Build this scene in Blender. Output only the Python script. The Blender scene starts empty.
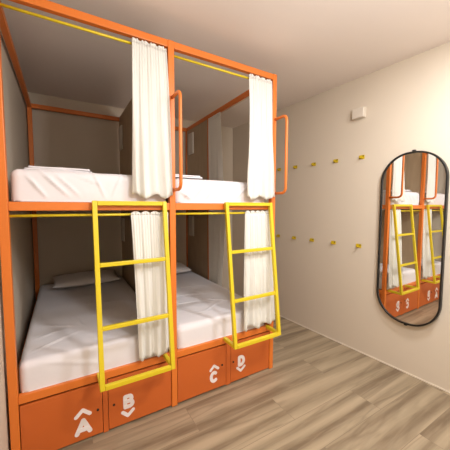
import bpy, bmesh, math, random
from mathutils import Vector, Matrix, noise
random.seed(7)
S = bpy.context.scene
C = S.collection
PI = math.pi

# ------------------------------------------------------------------ materials
def srgb(r, g, b):
    f = lambda c: (c/255/12.92) if c/255 <= .04045 else ((c/255+.055)/1.055)**2.4
    return (f(r), f(g), f(b), 1)

def mat(name, col, rough=.5, metal=0, var=.04, scale=6, bump=0, bscale=60, spec=.5):
    m = bpy.data.materials.new(name); m.use_nodes = True
    n = m.node_tree.nodes; l = m.node_tree.links
    b = n['Principled BSDF']
    b.inputs['Roughness'].default_value = rough
    b.inputs['Metallic'].default_value = metal
    b.inputs['Specular IOR Level'].default_value = spec
    tc = n.new('ShaderNodeTexCoord')
    if var:
        nz = n.new('ShaderNodeTexNoise'); nz.inputs['Scale'].default_value = scale
        nz.inputs['Detail'].default_value = 4
        l.new(tc.outputs['Object'], nz.inputs['Vector'])
        mx = n.new('ShaderNodeMix'); mx.data_type = 'RGBA'
        mx.inputs['A'].default_value = tuple(c*(1-var) for c in col[:3])+(1,)
        mx.inputs['B'].default_value = tuple(min(1, c*(1+var)) for c in col[:3])+(1,)
        l.new(nz.outputs['Fac'], mx.inputs['Factor'])
        l.new(mx.outputs['Result'], b.inputs['Base Color'])
    else:
        b.inputs['Base Color'].default_value = col
    if bump:
        nb = n.new('ShaderNodeTexNoise'); nb.inputs['Scale'].default_value = bscale
        l.new(tc.outputs['Object'], nb.inputs['Vector'])
        bp = n.new('ShaderNodeBump'); bp.inputs['Strength'].default_value = bump
        bp.inputs['Distance'].default_value = .004
        l.new(nb.outputs['Fac'], bp.inputs['Height']); l.new(bp.outputs['Normal'], b.inputs['Normal'])
    return m

M = {}
M['wall'] = mat('wall_paint', srgb(212, 199, 181), .75, var=.02, scale=2, spec=.25)
M['ceil'] = mat('ceiling_paint', srgb(238, 228, 222), .9, var=.015, scale=2, spec=.1)
M['orange'] = mat('orange_paint', srgb(222, 120, 44), .38, var=.05, scale=5)
M['door'] = mat('orange_shaded', srgb(198, 98, 38), .42, var=.06, scale=4)  # frame orange painted darker, as the lockers catch less light
M['yellow'] = mat('yellow_paint', srgb(220, 196, 34), .4, var=.03)
M['hookyellow'] = mat('hook_yellow', srgb(205, 175, 20), .4, var=.03)
M['black'] = mat('black_metal', srgb(22, 21, 20), .4, var=.05)
M['dark'] = mat('dark_hole', srgb(18, 14, 12), .7, var=.02)
M['white'] = mat('white_print', srgb(240, 232, 232), .6, var=.01)
M['plastic'] = mat('white_plastic', srgb(214, 203, 188), .4, var=.01)
M['panel'] = mat('pale_panel', srgb(214, 204, 190), .5, var=.03)
M['sheet'] = mat('white_sheet', srgb(230, 226, 229), .9, var=.015, scale=5, bump=.12, bscale=25, spec=.15)
M['pillow'] = mat('pillow_cotton', srgb(234, 228, 228), .9, var=.015, scale=5, bump=.1, bscale=25, spec=.15)
M['trim'] = mat('trim_paint', srgb(226, 214, 196), .6, var=.01)
M['mirror'] = mat('mirror_glass', (.86, .86, .84, 1), .015, 1, var=0)

def wood_board():
    m = bpy.data.materials.new('brown_board'); m.use_nodes = True
    n = m.node_tree.nodes; l = m.node_tree.links; b = n['Principled BSDF']
    tc = n.new('ShaderNodeTexCoord'); mp = n.new('ShaderNodeMapping')
    mp.inputs['Scale'].default_value = (2, 2, .5)
    nz = n.new('ShaderNodeTexNoise'); nz.inputs['Scale'].default_value = 9; nz.inputs['Detail'].default_value = 6
    cr = n.new('ShaderNodeValToRGB')
    cr.color_ramp.elements[0].color = srgb(166, 142, 114); cr.color_ramp.elements[1].color = srgb(192, 168, 138)
    l.new(tc.outputs['Object'], mp.inputs[0]); l.new(mp.outputs[0], nz.inputs['Vector'])
    l.new(nz.outputs['Fac'], cr.inputs[0]); l.new(cr.outputs[0], b.inputs['Base Color'])
    b.inputs['Roughness'].default_value = .55
    return m
M['board'] = wood_board()

def cloth_mat():
    m = bpy.data.materials.new('cream_curtain'); m.use_nodes = True
    n = m.node_tree.nodes; l = m.node_tree.links
    out = n['Material Output']; b = n['Principled BSDF']
    col = srgb(242, 240, 234)
    tc = n.new('ShaderNodeTexCoord'); nz = n.new('ShaderNodeTexNoise'); nz.inputs['Scale'].default_value = 350
    l.new(tc.outputs['Object'], nz.inputs['Vector'])
    bp = n.new('ShaderNodeBump'); bp.inputs['Strength'].default_value = .1; bp.inputs['Distance'].default_value = .002
    l.new(nz.outputs['Fac'], bp.inputs['Height']); l.new(bp.outputs['Normal'], b.inputs['Normal'])
    b.inputs['Base Color'].default_value = col; b.inputs['Roughness'].default_value = .9
    b.inputs['Specular IOR Level'].default_value = .15
    t = n.new('ShaderNodeBsdfTranslucent'); t.inputs['Color'].default_value = col
    mx = n.new('ShaderNodeMixShader'); mx.inputs[0].default_value = .2
    l.new(b.outputs[0], mx.inputs[1]); l.new(t.outputs[0], mx.inputs[2]); l.new(mx.outputs[0], out.inputs[0])
    return m
M['cloth'] = cloth_mat()

def floor_mat():
    m = bpy.data.materials.new('wood_look_tile'); m.use_nodes = True
    n = m.node_tree.nodes; l = m.node_tree.links; b = n['Principled BSDF']
    tc = n.new('ShaderNodeTexCoord')
    mp = n.new('ShaderNodeMapping'); mp.inputs['Location'].default_value = (-2.2+6, .045+2.46, 0)
    l.new(tc.outputs['Object'], mp.inputs[0])
    br = n.new('ShaderNodeTexBrick')
    br.offset = .5; br.offset_frequency = 2; br.squash = 1
    br.inputs['Scale'].default_value = 1
    br.inputs['Brick Width'].default_value = 1.2
    br.inputs['Row Height'].default_value = .246
    br.inputs['Mortar Size'].default_value = .0016
    br.inputs['Mortar Smooth'].default_value = .3
    br.inputs['Color1'].default_value = (0, 0, 0, 1); br.inputs['Color2'].default_value = (1, 1, 1, 1)
    br.inputs['Mortar'].default_value = (.5, .5, .5, 1)
    l.new(mp.outputs[0], br.inputs['Vector'])
    # per-plank shift of the grain
    mulv = n.new('ShaderNodeVectorMath'); mulv.operation = 'SCALE'; mulv.inputs['Scale'].default_value = .9
    l.new(br.outputs['Color'], mulv.inputs[0])
    addv = n.new('ShaderNodeVectorMath'); addv.operation = 'ADD'
    rot = n.new('ShaderNodeMapping'); rot.inputs['Rotation'].default_value = (0, 0, math.radians(8))
    rot.inputs['Scale'].default_value = (.42, 4.6, 1)
    l.new(tc.outputs['Object'], addv.inputs[0]); l.new(mulv.outputs[0], addv.inputs[1])
    l.new(addv.outputs[0], rot.inputs[0])
    n1 = n.new('ShaderNodeTexNoise'); n1.inputs['Scale'].default_value = 2.2; n1.inputs['Detail'].default_value = 5
    n1.inputs['Roughness'].default_value = .5; n1.inputs['Distortion'].default_value = .45
    l.new(rot.outputs[0], n1.inputs['Vector'])
    n2 = n.new('ShaderNodeTexNoise'); n2.inputs['Scale'].default_value = 7; n2.inputs['Detail'].default_value = 4
    n2.inputs['Distortion'].default_value = 1.0
    l.new(rot.outputs[0], n2.inputs['Vector'])
    wv = n.new('ShaderNodeTexWave'); wv.wave_type = 'BANDS'; wv.bands_direction = 'Y'; wv.inputs['Scale'].default_value = .45
    wv.inputs['Distortion'].default_value = 5; wv.inputs['Detail'].default_value = 3; wv.inputs['Detail Scale'].default_value = 1.2
    l.new(rot.outputs[0], wv.inputs['Vector'])
    mixf = n.new('ShaderNodeMix'); mixf.data_type = 'FLOAT'; mixf.inputs['Factor'].default_value = .35
    l.new(n1.outputs['Fac'], mixf.inputs['A']); l.new(wv.outputs['Fac'], mixf.inputs['B'])
    mixg = n.new('ShaderNodeMix'); mixg.data_type = 'FLOAT'; mixg.inputs['Factor'].default_value = .3
    l.new(mixf.outputs['Result'], mixg.inputs['A']); l.new(n2.outputs['Fac'], mixg.inputs['B'])
    cr = n.new('ShaderNodeValToRGB'); e = cr.color_ramp.elements
    e[0].position = .30; e[0].color = srgb(118, 100, 79)
    e[1].position = .68; e[1].color = srgb(170, 151, 125)
    x = e.new(.45); x.color = srgb(146, 129, 105)
    x = e.new(.56); x.color = srgb(158, 141, 116)
    l.new(mixg.outputs['Result'], cr.inputs[0])
    # thin darker veins running along the boards
    n3 = n.new('ShaderNodeTexNoise'); n3.inputs['Scale'].default_value = 1.5; n3.inputs['Detail'].default_value = 3
    n3.inputs['Distortion'].default_value = .8; n3.inputs['Roughness'].default_value = .45
    l.new(rot.outputs[0], n3.inputs['Vector'])
    sb = n.new('ShaderNodeMath'); sb.operation = 'SUBTRACT'; sb.inputs[1].default_value = .5
    l.new(n3.outputs['Fac'], sb.inputs[0])
    ab = n.new('ShaderNodeMath'); ab.operation = 'ABSOLUTE'; l.new(sb.outputs[0], ab.inputs[0])
    vr = n.new('ShaderNodeMapRange'); vr.inputs['From Min'].default_value = 0; vr.inputs['From Max'].default_value = .045
    vr.inputs['To Min'].default_value = .38; vr.inputs['To Max'].default_value = 0
    l.new(ab.outputs[0], vr.inputs['Value'])
    vm = n.new('ShaderNodeMix'); vm.data_type = 'RGBA'; vm.inputs['B'].default_value = srgb(104, 86, 66)
    l.new(vr.outputs[0], vm.inputs['Factor']); l.new(cr.outputs[0], vm.inputs['A'])
    mm = n.new('ShaderNodeMix'); mm.data_type = 'RGBA'; mm.inputs['B'].default_value = srgb(128, 111, 90)
    l.new(br.outputs['Fac'], mm.inputs['Factor']); l.new(vm.outputs['Result'], mm.inputs['A'])
    l.new(mm.outputs['Result'], b.inputs['Base Color'])
    b.inputs['Roughness'].default_value = .42; b.inputs['Specular IOR Level'].default_value = .4
    return m
M['floor'] = floor_mat()

# ------------------------------------------------------------------ helpers
def obj(name, bm, m, parent=None, smooth=False, bevel=0, seg=2):
    bmesh.ops.recalc_face_normals(bm, faces=bm.faces[:])
    me = bpy.data.meshes.new(name); bm.to_mesh(me); bm.free()
    me.materials.append(M[m])
    for p in me.polygons: p.use_smooth = smooth
    o = bpy.data.objects.new(name, me); C.objects.link(o)
    if bevel:
        b = o.modifiers.new('bevel', 'BEVEL'); b.width = bevel; b.segments = seg; b.limit_method = 'ANGLE'
        b.angle_limit = math.radians(50)
    if parent is not None: o.parent = parent
    return o

def empty(name, loc, rz=0):
    o = bpy.data.objects.new(name, None); C.objects.link(o)
    o.location = loc; o.rotation_euler = (0, 0, rz); o.empty_display_size = .1
    return o

def tag(o, label, cat, group=None):
    o['label'] = label; o['category'] = cat
    if group: o['group'] = group
    return o

def struct(o): o['kind'] = 'structure'; return o

def box(bm, x0, x1, y0, y1, z0, z1):
    vs = [bm.verts.new((x, y, z)) for x in (x0, x1) for y in (y0, y1) for z in (z0, z1)]
    for f in ((0, 1, 3, 2), (4, 6, 7, 5), (0, 4, 5, 1), (2, 3, 7, 6), (0, 2, 6, 4), (1, 5, 7, 3)):
        bm.faces.new([vs[i] for i in f])
    return vs

def bx(name, m, d, parent=None, bevel=.003):
    bm = bmesh.new(); box(bm, *d); return obj(name, bm, m, parent, bevel=bevel)

def sqtube(bm, a, b, w, d, up=Vector((0, 0, 1))):
    """rectangular bar from a to b; w across (perpendicular to up), d along up-ish"""
    a = Vector(a); b = Vector(b); t = (b-a).normalized()
    s = t.cross(up).normalized(); u = s.cross(t).normalized()
    q = []
    for p in (a, b):
        q.append([bm.verts.new(p + s*i*w/2 + u*j*d/2) for i, j in ((-1, -1), (1, -1), (1, 1), (-1, 1))])
    for k in range(4):
        bm.faces.new([q[0][k], q[0][(k+1) % 4], q[1][(k+1) % 4], q[1][k]])
    bm.faces.new(q[0]); bm.faces.new(q[1])

def tube(bm, pts, r, n=10):
    pts = [Vector(p) for p in pts]; rings = []
    ref = None
    for i, p in enumerate(pts):
        t = (pts[min(i+1, len(pts)-1)] - pts[max(i-1, 0)]).normalized()
        if ref is None:
            ref = t.orthogonal().normalized()
        ref = (ref - t*ref.dot(t)).normalized()
        s = t.cross(ref)
        rings.append([bm.verts.new(p + (ref*math.cos(2*PI*k/n) + s*math.sin(2*PI*k/n))*r) for k in range(n)])
    for i in range(len(rings)-1):
        for k in range(n):
            bm.faces.new([rings[i][k], rings[i][(k+1) % n], rings[i+1][(k+1) % n], rings[i+1][k]])
    bm.faces.new(rings[0]); bm.faces.new(rings[-1])

def rounded_path(pts, r, n=6):
    pts = [Vector(p) for p in pts]; out = [pts[0]]
    for i in range(1, len(pts)-1):
        a = (pts[i-1]-pts[i]).normalized(); b = (pts[i+1]-pts[i]).normalized()
        p0 = pts[i]+a*r; p1 = pts[i]+b*r; c = pts[i]
        for k in range(n+1):
            t = k/n
            out.append(p0*(1-t)**2 + c*2*t*(1-t) + p1*t*t)
    out.append(pts[-1]); return out

# ------------------------------------------------------------------ dimensions (metres)
W = .042                       # frame tube
XM, XR, ZT = .942, 1.868, 2.55
D = 1.88
ZR0, ZR1 = 1.424, 1.472        # rail under the upper beds
LZ0, LZ1 = .355, .402          # ledge above the lockers
ZC = 2.69                      # ceiling
KW, X0W = -.0622, 2.778        # right wall: x = X0W + KW*y
TH = math.atan(-KW)
def wallp(y, z=0, off=0):      # point on right wall, off = distance into the room
    n = Vector((-1, KW, 0)).normalized()
    return Vector((X0W+KW*y, y, z)) + n*off

# ------------------------------------------------------------------ room
YB, YF = 1.93, -2.85
XL = -.012
def quadprism(name, pts, z0, z1, m):
    bm = bmesh.new()
    lo = [bm.verts.new((x, y, z0)) for x, y in pts]; hi = [bm.verts.new((x, y, z1)) for x, y in pts]
    k = len(pts)
    for i in range(k): bm.faces.new([lo[i], lo[(i+1) % k], hi[(i+1) % k], hi[i]])
    bm.faces.new(lo); bm.faces.new(hi)
    return struct(obj(name, bm, m))
wx = lambda y: X0W + KW*y
quadprism('floor', [(XL-.1, YF-.1), (wx(YF)+.1, YF-.1), (wx(YB)+.1, YB+.1), (XL-.1, YB+.1)], -.1, 0, 'floor')
quadprism('ceiling', [(XL-.1, YF-.1), (wx(YF)+.1, YF-.1), (wx(YB)+.1, YB+.1), (XL-.1, YB+.1)], ZC, ZC+.1, 'ceil')
quadprism('wall_right', [(wx(YF), YF-.1), (wx(YF)+.1, YF-.1), (wx(YB)+.1, YB+.1), (wx(YB), YB+.1)], 0, ZC, 'wall')
quadprism('wall_left', [(XL-.1, YF-.1), (XL, YF-.1), (XL, YB+.1), (XL-.1, YB+.1)], 0, ZC, 'wall')
quadprism('wall_back', [(XL, YB), (wx(YB), YB), (wx(YB), YB+.1), (XL, YB+.1)], 0, ZC, 'wall')
quadprism('wall_front', [(XL, YF-.1), (wx(YF), YF-.1), (wx(YF), YF), (XL, YF)], 0, ZC, 'wall')
a0, a1 = wallp(YF+.02, 0, .0), wallp(YB-.02, 0, .0)
b0, b1 = wallp(YF+.02, 0, .006), wallp(YB-.02, 0, .006)
quadprism('trim_1', [(a0.x, a0.y), (b0.x, b0.y), (b1.x, b1.y), (a1.x, a1.y)], 0, .012, 'trim')

# ------------------------------------------------------------------ bunk frame
bunk = empty('bunk_bed', (0, 0, 0))
tag(bunk, 'orange steel four-berth bunk bed with yellow ladders and lockers marked A to D', 'bunk bed')
for x0, x1, y0, y1 in ((0, W, 0, W), (XM-W/2, XM+W/2, 0, W), (XR-W, XR, 0, W), (0, W, D-W, D), (XR-W, XR, D-W, D)):
    bx('post', 'orange', (x0, x1, y0, y1, 0, ZT), bunk)
bx('post', 'orange', (XR-.040, XR-.004, 1.17, 1.205, LZ1, ZT-.046), bunk)   # edge of the side opening
e = .0005
def beam(name, d): return bx(name, 'orange', d, bunk)
for x0, x1 in ((W, XM-W/2), (XM+W/2, XR-W)):
    beam('top_beam', (x0+e, x1-e, .003, W-.003, ZT-.046, ZT-.001))
    beam('bed_rail', (x0+e, x1-e, .003, W-.008, ZR0, ZR1))
    beam('lower_rail', (x0+e, x1-e, .003, W-.003, LZ0, LZ1))
beam('top_beam', (W+e, XR-W-e, D-W+.003, D-.003, ZT-.046, ZT-.001))
beam('bed_rail', (W+e, XR-W-e, D-W+.003, D-.003, ZR0, ZR1))
for x0, x1 in ((.003, W-.003), (XR-W+.003, XR-.003)):
    beam('top_beam', (x0, x1, W+e, D-W-e, ZT-.046, ZT-.001))
    beam('bed_rail', (x0, x1, W+e, D-W-e, ZR0, ZR1))
    beam('lower_rail', (x0, x1, W+e, D-W-e, LZ0, LZ1))
# boards
bx('partition_board', 'board', (XM-.009, XM+.009, W+e, D-.004, .02, ZT-.002), bunk, .001)
bx('side_board', 'board', (XR-.034, XR-.016, 1.206, D-W-e, ZR1+e, ZT-.047), bunk, .001)
bx('side_board', 'board', (XR-.034, XR-.016, 1.206, D-W-e, LZ1+e, ZR0-e), bunk, .001)
for x0, x1 in ((W+e, XM-.010), (XM+.010, XR-W-e)):
    bx('bed_base', 'board', (x0, x1, W+.001, D-W, ZR0+.012, ZR1-.012), bunk, .001)
    bx('bed_base', 'board', (x0, x1, W+.001, D-W, LZ0+.014, LZ1-.010), bunk, .001)
bx('locker_side', 'door', (XR-.03, XR-.012, W+e, D-W-e, .02, LZ0-e), bunk, .001)
bx('locker_side', 'door', (.012, .03, W+e, D-W-e, .02, LZ0-e), bunk, .001)

# ------------------------------------------------------------------ flat lettering from strokes
def stroke(bm, pts, w, y0_, y1):
    """thick polyline with round caps in the XZ plane, extruded from y0 (front) to y1"""
    cnt = [len(bm.faces)]
    def prism(poly):
        cnt[0] += 1; y0 = y0_ - .00008*(cnt[0] % 37)
        a = [bm.verts.new((x, y0, z)) for x, z in poly]; b = [bm.verts.new((x, y1, z)) for x, z in poly]
        k = len(poly)
        bm.faces.new(a); bm.faces.new(b)
        for i in range(k): bm.faces.new([a[i], a[(i+1) % k], b[(i+1) % k], b[i]])
    for (xa, za), (xb, zb) in zip(pts, pts[1:]):
        dx, dz = xb-xa, zb-za; L = math.hypot(dx, dz) or 1
        ang = math.atan2(dz, dx); r = w/2; poly = []
        for k in range(7): t = ang+PI/2+PI*k/6; poly.append((xa+r*math.cos(t), za+r*math.sin(t)))
        for k in range(7): t = ang-PI/2+PI*k/6; poly.append((xb+r*math.cos(t), zb+r*math.sin(t)))
        prism(poly)

def arc(cx, cz, rx, rz, a0, a1, n=12):
    return [(cx+rx*math.cos(math.radians(a0+(a1-a0)*k/n)), cz+rz*math.sin(math.radians(a0+(a1-a0)*k/n))) for k in range(n+1)]

def letter_strokes(ch):   # in a 1 wide x 1 high box
    if ch == 'A': return [[(0, 0), (.5, 1), (1, 0)], [(.2, .27), (.8, .27)]]
    if ch == 'B': return [[(.1, 0), (.1, 1)], [(.1, 1)] + arc(.55, .76, .28, .24, 90, -90) + [(.1, .52)],
                          [(.1, .5)] + arc(.6, .25, .34, .25, 90, -90) + [(.1, 0)]]
    if ch == 'C': return [arc(.52, .5, .46, .5, 50, 310, 18)]
    if ch == 'D': return [[(.1, 0), (.1, 1), (.4, 1)] + arc(.4, .5, .55, .5, 90, -90, 16) + [(.1, 0)]]

DY = -.0015
def door(x0, x1, ch, lx0, lx1, lz0, lz1, w, chev, cw, knob):
    d = bx('locker_door', 'door', (x0, x1, .004, .022, .012, LZ0-.012), bunk, .002)
    yf = .0035
    bm = bmesh.new()
    for s in letter_strokes(ch):
        stroke(bm, [(lx0+w/2+(lx1-lx0-w)*x, lz0+w/2+(lz1-lz0-w)*z) for x, z in s], w, yf-.0012, yf+.0004)
    o = obj('letter', bm, 'white', d); o['label'] = 'white painted letter ' + ch
    bm = bmesh.new(); stroke(bm, chev, cw, yf-.0012, yf+.0004)
    o = obj('arrow_mark', bm, 'white', d)
    o['label'] = 'white chevron pointing ' + ('up' if chev[1][1] > chev[0][1] else 'down')
    bm = bmesh.new(); tube(bm, [(knob[0], .004, knob[1]), (knob[0], -.001, knob[1])], .0075, 12)
    o = obj('lock', bm, 'dark', d); o['label'] = 'small dark round lock'
    return d
door(.046, .463, 'A', .304, .402, .045, .150, .026, [(.315, .168), (.352, .203), (.391, .168)], .022, (.436, .173))
door(.499, .917, 'B', .582, .662, .112, .208, .025, [(.583, .094), (.616, .062), (.650, .092)], .022, (.531, .169))
door(.967, 1.376, 'C', 1.226, 1.304, .066, .160, .026, [(1.236, .171), (1.267, .202), (1.304, .173)], .020, (1.34, .188))
door(1.424, 1.822, 'D', 1.486, 1.564, .123, .216, .026, [(1.486, .116), (1.521, .084), (1.558, .114)], .020, (1.446, .181))
for x0, x1 in ((.466, .496), (1.379, 1.421)):
    bx('locker_stile', 'door', (x0, x1, .004, .03, .004, LZ0-e), bunk, .002)
for x0, x1 in ((W+e, XM-W/2-e), (XM+W/2+e, XR-W-e)):
    bx('locker_gap_shade', 'dark', (x0, x1, .034, .046, .004, LZ0-e), bunk, 0)  # near-black sheet standing in for the shade in the door gaps

# curtain rods (fixed to the frame)
for z in (2.470, 1.396):
    for x0, x1 in ((W+e, XM-W/2-e), (XM+W/2+e, XR-W-e)):
        bm = bmesh.new(); tube(bm, [(x0, .032, z), (x1, .032, z)], .008, 10); obj('curtain_rod', bm, 'yellow', bunk, True)
    bm = bmesh.new(); tube(bm, [(XR-.021, W+e, z+.02), (XR-.021, 1.169, z+.02)], .006, 10); obj('curtain_rod', bm, 'trim', bunk, True)

# grab handles
for x in (XM+.006, XR-.0125):
    bm = bmesh.new()
    tube(bm, rounded_path([(x, .002, 2.183), (x, -.137, 2.183), (x, -.137, 1.562), (x, .002, 1.562)], .05, 8), .0115, 12)
    obj('grab_handle', bm, 'orange', bunk, True)

# ladders
def ladder(x0, x1):
    t = .027
    l = bpy.data.objects.new('ladder', None); C.objects.link(l); l.parent = bunk
    zt, zb, yt, yb = 1.481-t/2, .388+t/2, -.022, -.156
    for x in (x0+t/2, x1-t/2):
        bm = bmesh.new(); sqtube(bm, (x, yt, zt+t/2), (x, yb, zb-t/2), t, t, Vector((0, 1, 0))); obj('ladder_rail', bm, 'yellow', l, bevel=.003)
        bm = bmesh.new(); sqtube(bm, (x, yb+.0155, zb), (x, .002, zb), t*.95, t*.95); obj('ladder_brace', bm, 'yellow', l, bevel=.003)
    for z, h in ((zt, t), (1.102, .024), (.735, .024), (zb, t)):
        f = (zt-z)/(zt-zb); y = yt+(yb-yt)*f
        bm = bmesh.new(); sqtube(bm, (x0+t+e, y, z), (x1-t-e, y, z), h, h); obj('ladder_rung', bm, 'yellow', l, bevel=.003)
    for x in (x0+t/2, x1-t/2):
        bm = bmesh.new(); sqtube(bm, (x, yt+.0155, zt-.003), (x, .003, zt-.003), t*.8, t*.7)
        obj('ladder_hook', bm, 'yellow', l, bevel=.002)
ladder(.436, .887); ladder(1.348, 1.805)

# ------------------------------------------------------------------ soft things
def rbox_mesh(x0, x1, y0, y1, z0, z1, r, nx, ny, nz, fn):
    """rounded box with dense faces, displaced by fn(p, n)"""
    bm = bmesh.new()
    cx, cy, cz = (x0+x1)/2, (y0+y1)/2, (z0+z1)/2
    hx, hy, hz = (x1-x0)/2, (y1-y0)/2, (z1-z0)/2
    cache = {}
    def V(i, j, k):
        key = (i, j, k)
        if key in cache: return cache[key]
        p = Vector((-hx+2*hx*i/nx, -hy+2*hy*j/ny, -hz+2*hz*k/nz))
        q = Vector((max(-hx+r, min(hx-r, p.x)), max(-hy+r, min(hy-r, p.y)), min(hz-r, p.z)))
        n = p-q
        n = n.normalized() if n.length > 1e-6 else Vector((0, 0, 1))
        s = q + n*r
        s = s + Vector((cx, cy, cz))
        s = fn(s, n)
        cache[key] = bm.verts.new(s); return cache[key]
    for i in range(nx):
        for j in range(ny):
            for k in (0, nz): bm.faces.new([V(i, j, k), V(i+1, j, k), V(i+1, j+1, k), V(i, j+1, k)])
    for i in range(nx):
        for k in range(nz):
            for j in (0, ny): bm.faces.new([V(i, j, k), V(i+1, j, k), V(i+1, j, k+1), V(i, j, k+1)])
    for j in range(ny):
        for k in range(nz):
            for i in (0, nx): bm.faces.new([V(i, j, k), V(i, j+1, k), V(i, j+1, k+1), V(i, j, k+1)])
    return bm

def ridge(x):   # sharp folds
    return max(0, 1-abs(x))**1.5

def sheet_fn(seed, z0, y0, amp, folds):
    rnd = random.Random(seed)
    def fn(p, n):
        if n.z < -.5 or p.z < z0+.004: return p
        o = Vector((seed*3.1, 0, 0))
        a = noise.noise(p*4+o)*.5 + noise.noise(p*9+o)*.3
        d = a*amp
        for (ax, az, bx_, bz, wd, h) in folds:       # creases across the front face, (x, z) to (x, z)
            if p.y < y0+.12:
                dx, dz = bx_-ax, bz-az; L = math.hypot(dx, dz)
                t = ((p.x-ax)*dx+(p.z-az)*dz)/L/L
                if -.1 < t < 1.1:
                    s = abs((p.x-ax)*dz-(p.z-az)*dx)/L
                    d += 1.7*h*ridge(s/wd)*max(0, math.sin(PI*min(1, max(0, (t+.1)/1.2))))
        s = min(1, (p.z-z0)/.05)
        return p + n*d*s
    return fn

def creases_top(p, lines):
    d = 0
    for ax, ay, bx_, by, wd, h in lines:
        dx, dy = bx_-ax, by-ay; L = math.hypot(dx, dy)
        t = ((p.x-ax)*dx+(p.y-ay)*dy)/L/L
        if 0 < t < 1:
            s = abs((p.x-ax)*dy-(p.y-ay)*dx)/L
            d += h*ridge(s/wd)*math.sin(PI*t)
    return d

def mattress(x0, x1, y0, y1, z0, z1, seed, label, folds=(), lines=(), amp=.006, r=.045):
    base = sheet_fn(seed, z0, y0, amp, folds)
    def fn(p, n):
        q = base(p, n)
        if n.z > .7: q = q + Vector((0, 0, creases_top(p, lines)))
        return q
    bm = rbox_mesh(x0, x1, y0, y1, z0, z1, r, 120, 150, 16, fn)
    return tag(obj('mattress', bm, 'sheet', None, True), label, 'mattress', 'sheeted mattresses of the bunk bed')

fu = [(.12, 1.62, .22, 1.49, .012, .010), (.17, 1.66, .33, 1.50, .012, .010), (.24, 1.65, .38, 1.51, .010, .008),
      (.45, 1.66, .52, 1.50, .012, .006), (.62, 1.65, .56, 1.52, .012, .006), (.30, 1.66, .50, 1.58, .010, .006)]
mattress(.046, .916, .036, 1.815, ZR1+.002, 1.655, 1, 'white sheeted mattress on the upper left bunk', fu)
fu2 = [(1.12, 1.64, 1.04, 1.50, .012, .009), (1.22, 1.64, 1.12, 1.52, .012, .008), (1.33, 1.64, 1.20, 1.50, .012, .009),
       (1.42, 1.63, 1.27, 1.50, .010, .008), (1.52, 1.62, 1.36, 1.52, .012, .007), (1.60, 1.62, 1.47, 1.50, .012, .008), (1.02, 1.55, 1.10, 1.50, .02, .012)]
mattress(.970, 1.800, .036, 1.815, ZR1+.002, 1.652, 2, 'white sheeted mattress on the upper right bunk', fu2)
tl = [(.06, .12, .40, .34, .016, .010), (.40, .34, .34, .62, .016, .008), (.10, .56, .45, .36, .016, .008), (.06, .30, .30, .42, .016, .006), (.1, .3, .7, .75, .02, .004),
      (.5, .2, .85, .5, .02, .006), (.3, .9, .8, .8, .02, .005), (.15, 1.1, .8, 1.15, .02, .005)]
mattress(.045, .916, .024, 1.815, LZ1-.002+.003, .575, 3, 'white sheeted mattress on the lower left bunk', [(.15, .56, .5, .45, .02, .004)], tl, .005, .04)
tl2 = [(1.0, .5, 1.5, .45, .015, .010), (1.05, .35, 1.3, .2, .012, .008), (1.02, .75, 1.6, .62, .015, .010), (1.2, .15, 1.6, .4, .015, .008), (1.1, .95, 1.7, .9, .02, .008),
       (1.3, .6, 1.75, .2, .02, .007)]
mattress(.970, 1.800, .024, 1.815, LZ1-.002+.003, .570, 4, 'white sheeted mattress on the lower right bunk', [], tl2, .006, .045)

# folded bedding lying on the upper mattresses
def folded(x0, x1, y0, y1, z0, layers, label, seed):
    z0 += .004
    t = empty('folded_sheet', ((x0+x1)/2, (y0+y1)/2, z0)); tag(t, label, 'bedding', 'folded sheets on the upper bunks')
    for k in range(layers):
        h = .013
        o = Vector((seed, k*3, 0))
        sx = .02*k
        def fn(p, n): return p + n*(noise.noise(p*9+o)*.004)
        bm = rbox_mesh(x0+sx, x1-sx*.6, y0+.012*k, y1-.01*k, z0+k*h, z0+k*h+h-.001, .005, 30, 22, 4, fn)
        bmesh.ops.translate(bm, verts=bm.verts[:], vec=-Vector(t.location))
        obj('fold_layer', bm, 'sheet', t, True)
folded(.10, .46, .16, .46, 1.658, 2, 'folded white sheet on top of the upper left mattress', 2)
folded(.985, 1.24, .14, .46, 1.662, 2, 'folded white sheet on top of the upper right mattress', 5)

def pillow(cx, cy, z, wx_, wy, h, rot, label, tilt=0):
    bm = bmesh.new(); N = 26; top = []; bot = []
    for s, rows in ((1, top), (-1, bot)):
        for i in range(N+1):
            row = []
            for j in range(N+1):
                u, v = -1+2*i/N, -1+2*j/N
                k = (max(0, 1-abs(u)**2.6)*max(0, 1-abs(v)**2.6))**.5
                x = u*wx_/2*(1-.06*(1-abs(v))**0*(v*v)*0 - .05*(1-v*v)*abs(u)**3)
                y = v*wy/2*(1 - .06*(1-u*u)*abs(v)**3)
                zz = h/2*s*k
                if s > 0: zz += noise.noise(Vector((x*8+cx, y*8, 3)))*.010*k
                edge = i in (0, N) or j in (0, N)
                if s < 0 and edge: row.append(top[i][j])
                else: row.append(bm.verts.new((x, y, zz+h/2)))
            rows.append(row)
    for rows in (top, bot):
        for i in range(N):
            for j in range(N):
                bm.faces.new([rows[i][j], rows[i+1][j], rows[i+1][j+1], rows[i][j+1]])
    o = obj('pillow', bm, 'pillow', None, True); o.location = (cx, cy, z); o.rotation_euler = (tilt, 0, rot)
    return tag(o, label, 'pillow', 'pillows on the lower bunks')
pillow(.50, 1.60, .590, .66, .40, .10, .03, 'white pillow at the head of the lower left bunk', .06)
pillow(1.37, 1.60, .586, .68, .40, .11, -.03, 'white pillow at the head of the lower right bunk', .06)

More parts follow.
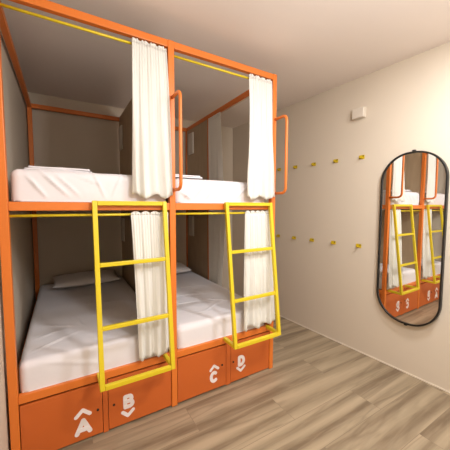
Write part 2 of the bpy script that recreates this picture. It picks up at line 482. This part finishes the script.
# ------------------------------------------------------------------ curtains
def curtain(p0, p1, q0, q1, zt, zb, n, seed, label, normal, amp=.014, rod_z=None, waist=0):
    """p0,p1: top ends (x,y); q0,q1: bottom ends. normal: unit (x,y)."""
    rnd = random.Random(seed)
    t = empty('curtain', ((p0[0]+p1[0])/2, (p0[1]+p1[1])/2, zb)); tag(t, label, 'curtain', 'cream curtains on the bunk bed')
    NS, NT = n*14, 46
    ph = [rnd.uniform(-.6, .6) for _ in range(n+2)]; am = [rnd.uniform(.3, 1.3) for _ in range(n+2)]
    def pos(s, t_, z):
        # s along the width, t_ 0 top .. 1 bottom
        f = s*n; i = int(f); fr = f-i
        i = min(i, n)
        ph_s = ph[i]*(1-fr)+ph[min(i+1, n+1)]*fr; am_s = am[i]*(1-fr)+am[min(i+1, n+1)]*fr
        k = t_**.8
        A = amp*(.45+.75*k)*(1-(1-am_s)*min(1, t_*2))
        w = (1-.5*(1-t_))*math.sin(2*PI*f + 1.9*ph_s*min(1, t_*1.8) + .8*math.sin(3*t_+seed)) + .55*math.sin(2*PI*f*3.3+seed+2*ph_s)*(1-t_)**1.5 + .3*math.sin(2*PI*f*.43+2*seed+1.5*t_)
        ww = 1 - waist*math.sin(PI*min(1, t_*1.25))
        ss = .5+(s-.5)*ww + .012*math.sin(2*PI*f*.5+seed)*k
        x = (p0[0]+(p1[0]-p0[0])*ss)*(1-k) + (q0[0]+(q1[0]-q0[0])*ss)*k
        y = (p0[1]+(p1[1]-p0[1])*ss)*(1-k) + (q0[1]+(q1[1]-q0[1])*ss)*k
        wob = noise.noise(Vector((s*3+seed, t_*3, seed)))*.010*k
        return Vector((x+normal[0]*(A*w+wob), y+normal[1]*(A*w+wob), z))
    bm = bmesh.new(); g = []
    for a in range(NS+1):
        s = a/NS; col = []
        for b in range(NT+1):
            t_ = b/NT
            zbot = zb + .012*math.sin(2*PI*s*n*.5+seed) + .014*noise.noise(Vector((s*4, seed, 0)))
            z = zt+(zbot-zt)*t_
            col.append(bm.verts.new(pos(s, t_, z)-Vector(t.location)))
        g.append(col)
    for a in range(NS):
        for b in range(NT):
            bm.faces.new([g[a][b], g[a+1][b], g[a+1][b+1], g[a][b+1]])
    o = obj('curtain_panel', bm, 'cloth', t, True)
    sd = o.modifiers.new('solid', 'SOLIDIFY'); sd.thickness = .0016; sd.offset = 0
    # gathered heading above the rod
    bm = bmesh.new(); g = []
    for a in range(NS+1):
        s = a/NS; col = []
        for b in range(5):
            h = .0005 + (.012+.010*abs(math.sin(PI*s*n)))*b/4
            p = pos(s, 0, zt+h); nn = .006*math.sin(2*PI*s*n*2)*b/4
            col.append(bm.verts.new(p+Vector((normal[0]*nn, normal[1]*nn, 0))-Vector(t.location)))
        g.append(col)
    for a in range(NS):
        for b in range(4): bm.faces.new([g[a][b], g[a+1][b], g[a+1][b+1], g[a][b+1]])
    o = obj('curtain_heading', bm, 'cloth', t, True)
    sd = o.modifiers.new('solid', 'SOLIDIFY'); sd.thickness = .0014; sd.offset = 0
    return t
FN = (0, -1)
curtain((.690, .009), (.910, .009), (.668, -.028), (.930, -.030), 2.476, 1.515, 4, 1, 'cream curtain gathered beside the middle post of the upper left bunk', FN, .014)
curtain((1.585, .009), (1.820, .009), (1.548, -.028), (1.834, -.030), 2.476, 1.520, 4, 2, 'cream curtain gathered beside the right post of the upper right bunk', FN, .014, waist=.10)
curtain((.662, .009), (.912, .009), (.690, -.030), (.905, -.030), 1.394, .436, 4, 3, 'cream curtain hanging behind the left ladder on the lower left bunk', FN, .013)
curtain((1.558, .009), (1.812, .009), (1.525, -.036), (1.850, -.036), 1.394, .448, 5, 4, 'cream curtain hanging behind the right ladder on the lower right bunk', FN, .014)
SX = XR-.046
curtain((SX, .87), (SX, 1.160), (SX, .80), (SX, 1.160), 2.474, 1.50, 5, 5, 'cream curtain in the side opening of the upper right bunk', (1, 0), .009)
curtain((SX, .74), (SX, 1.160), (SX, .86), (SX, 1.160), 1.394, .44, 6, 6, 'cream curtain in the side opening of the lower right bunk', (1, 0), .009)

# ------------------------------------------------------------------ pale panels near the bed heads
def head_panel(x, y, z, label):
    t = empty('bedside_panel', (x, y, z)); tag(t, label, 'panel', 'pale panels by the bed heads')
    bm = bmesh.new(); box(bm, -.018, -.0005, -.075, .075, -.14, .14); obj('panel_body', bm, 'panel', t, bevel=.004)
    bm = bmesh.new(); box(bm, -.024, -.0182, -.062, .062, -.125, .125); obj('panel_cover', bm, 'panel', t, bevel=.003)
head_panel(XM-.009, 1.73, 2.27, 'pale upright panel on the brown partition at the head of the upper left bunk')
head_panel(XM-.009, 1.73, 1.16, 'pale upright panel on the brown partition at the head of the lower left bunk')
head_panel(XR-.034, 1.68, 2.30, 'pale upright panel on the brown side board of the upper right bunk')
head_panel(XR-.034, 1.68, 1.18, 'pale upright panel on the brown side board of the lower right bunk')

# ------------------------------------------------------------------ right wall: hooks, alarm box, mirror
def make_hook():
    t = empty('coat_hook', (0, 0, 0))
    bm = bmesh.new(); box(bm, -.005, 0, -.027, .027, -.019, .019); obj('back_plate', bm, 'hookyellow', t, bevel=.002)
    bm = bmesh.new()
    pts = [(-.005, -.006), (-.036, -.009), (-.042, .006)]
    th = .005
    for (xa, za), (xb, zb) in zip(pts, pts[1:]):
        sqtube(bm, (xa, 0, za), (xb, 0, zb), .016, th, Vector((0, 0, 1)) if abs(zb-za) < .012 else Vector((-1, 0, 0)))
    obj('peg', bm, 'hookyellow', t, bevel=.001)
    for y, z in ((.016, -.009), (-.016, .009)):
        bm = bmesh.new(); tube(bm, [(-.005, y, z), (-.0075, y, z)], .0055, 10); obj('screw', bm, 'dark', t)
    return t
proto = None
ys = [-.189, .089, .366, .632, .901]
pl = ['nearest the mirror', 'second from the mirror', 'third from the mirror', 'fourth from the mirror', 'farthest from the mirror']
for row, z in (('upper', 1.928), ('lower', 1.065)):
    for i, y in enumerate(ys):
        if proto is None:
            proto = make_hook(); h = proto
        else:
            h = proto.copy(); C.objects.link(h)
            for ch in proto.children:
                c = ch.copy(); C.objects.link(c); c.parent = h
        h.location = wallp(y, z, .0005); h.rotation_euler = (0, 0, TH)
        tag(h, 'yellow coat hook in the %s row on beige wall, %s' % (row, pl[i]), 'coat hook', 'yellow coat hooks in two rows')

t = empty('alarm_box', wallp(-.155, 2.345, .0005), TH); tag(t, 'small white plastic box high on the beige wall above the hooks', 'alarm box')
bm = bmesh.new(); box(bm, -.012, 0, -.060, .060, -.050, .050); obj('back_box', bm, 'plastic', t, bevel=.003)
bm = bmesh.new(); box(bm, -.045, -.0122, -.057, .057, -.047, .047); obj('cover', bm, 'plastic', t, bevel=.006, seg=3)

def pill(w, h, r, n=20):
    out = []
    for cx, cz, a in ((w/2-r, h/2-r, 0), (-w/2+r, h/2-r, 90), (-w/2+r, -h/2+r, 180), (w/2-r, -h/2+r, 270)):
        for k in range(n+1):
            t_ = math.radians(a+90*k/n); out.append((cx+r*math.cos(t_), cz+r*math.sin(t_)))
    return out
mz = (1.905+.445)/2; mh = 1.905-.445; mw = .50
t = empty('pill_mirror', wallp(-.640, mz, .0145), TH-math.radians(2.9))
tag(t, 'tall pill shaped mirror in thin black frame on the beige wall', 'mirror')
bm = bmesh.new()
o_ = pill(mw, mh, .235); i_ = pill(mw-.028, mh-.028, .221)
rings = [[bm.verts.new((x, y, z)) for y, z in prof] for x, prof in ((0, o_), (-.030, o_), (-.030, i_), (0, i_))]
k = len(o_)
for a in range(4):
    for b in range(k):
        bm.faces.new([rings[a][b], rings[a][(b+1) % k], rings[(a+1) % 4][(b+1) % k], rings[(a+1) % 4][b]])
obj('mirror_frame', bm, 'black', t, bevel=.002)
bm = bmesh.new(); g_ = pill(mw-.029, mh-.029, .2205)
A = [bm.verts.new((-.020, y, z)) for y, z in g_]; B = [bm.verts.new((-.014, y, z)) for y, z in g_]
bm.faces.new(A); bm.faces.new(B)
for b in range(k): bm.faces.new([A[b], A[(b+1) % k], B[(b+1) % k], B[b]])
obj('mirror_glass', bm, 'mirror', t)
for z in (mh/2+.008, -mh/2-.008):
    bm = bmesh.new(); box(bm, -.016, .012, -.011, .011, z-.007, z+.007); obj('mounting_clip', bm, 'black', t, bevel=.002)

# ------------------------------------------------------------------ light
def lamp(name, loc, power, size, col=(1, .93, .84), spread=180):
    L = bpy.data.lights.new(name, 'AREA'); L.shape = 'DISK'; L.size = size; L.energy = power; L.color = col
    L.spread = math.radians(spread)
    o = bpy.data.objects.new(name, L); C.objects.link(o); o.location = loc; return o
lamp('ceiling_light', (2.1, -1.5, ZC-.02), 31, .22, (.95, .975, 1))
def fill_point(name, loc, power, rad, col):
    L = bpy.data.lights.new(name, 'POINT'); L.energy = power; L.shadow_soft_size = rad; L.color = col
    o = bpy.data.objects.new(name, L); C.objects.link(o); o.location = loc; return o
fill_point('fill_light', (1.25, -1.85, 2.30), 67, .12, (.95, .975, 1))  # unseen lamp added as fill for the ceiling and bunk interiors
w = bpy.data.worlds.new('world'); S.world = w; w.use_nodes = True
w.node_tree.nodes['Background'].inputs[0].default_value = (0, 0, 0, 1)

# ------------------------------------------------------------------ camera
yaw, pit, rol = .5391, .0682, .0024
fw = Vector((math.sin(yaw)*math.cos(pit), math.cos(yaw)*math.cos(pit), -math.sin(pit)))
r = Vector((math.cos(yaw), -math.sin(yaw), 0)); u = r.cross(fw)
r2 = r*math.cos(rol)+u*math.sin(rol); u2 = -r*math.sin(rol)+u*math.cos(rol)
cd = bpy.data.cameras.new('camera'); cam = bpy.data.objects.new('camera', cd); C.objects.link(cam)
cd.sensor_width = 36; cd.lens = 272.755/450*36; cd.clip_start = .01
mw_ = Matrix((r2, u2, -fw)).transposed().to_4x4(); mw_.translation = Vector((.2819, -1.8057, 1.45))
cam.matrix_world = mw_
S.camera = cam
S.view_settings.view_transform = 'Standard'; S.view_settings.look = 'None'
S.view_settings.exposure = .15; S.view_settings.gamma = 1; S.view_settings.use_curve_mapping = False
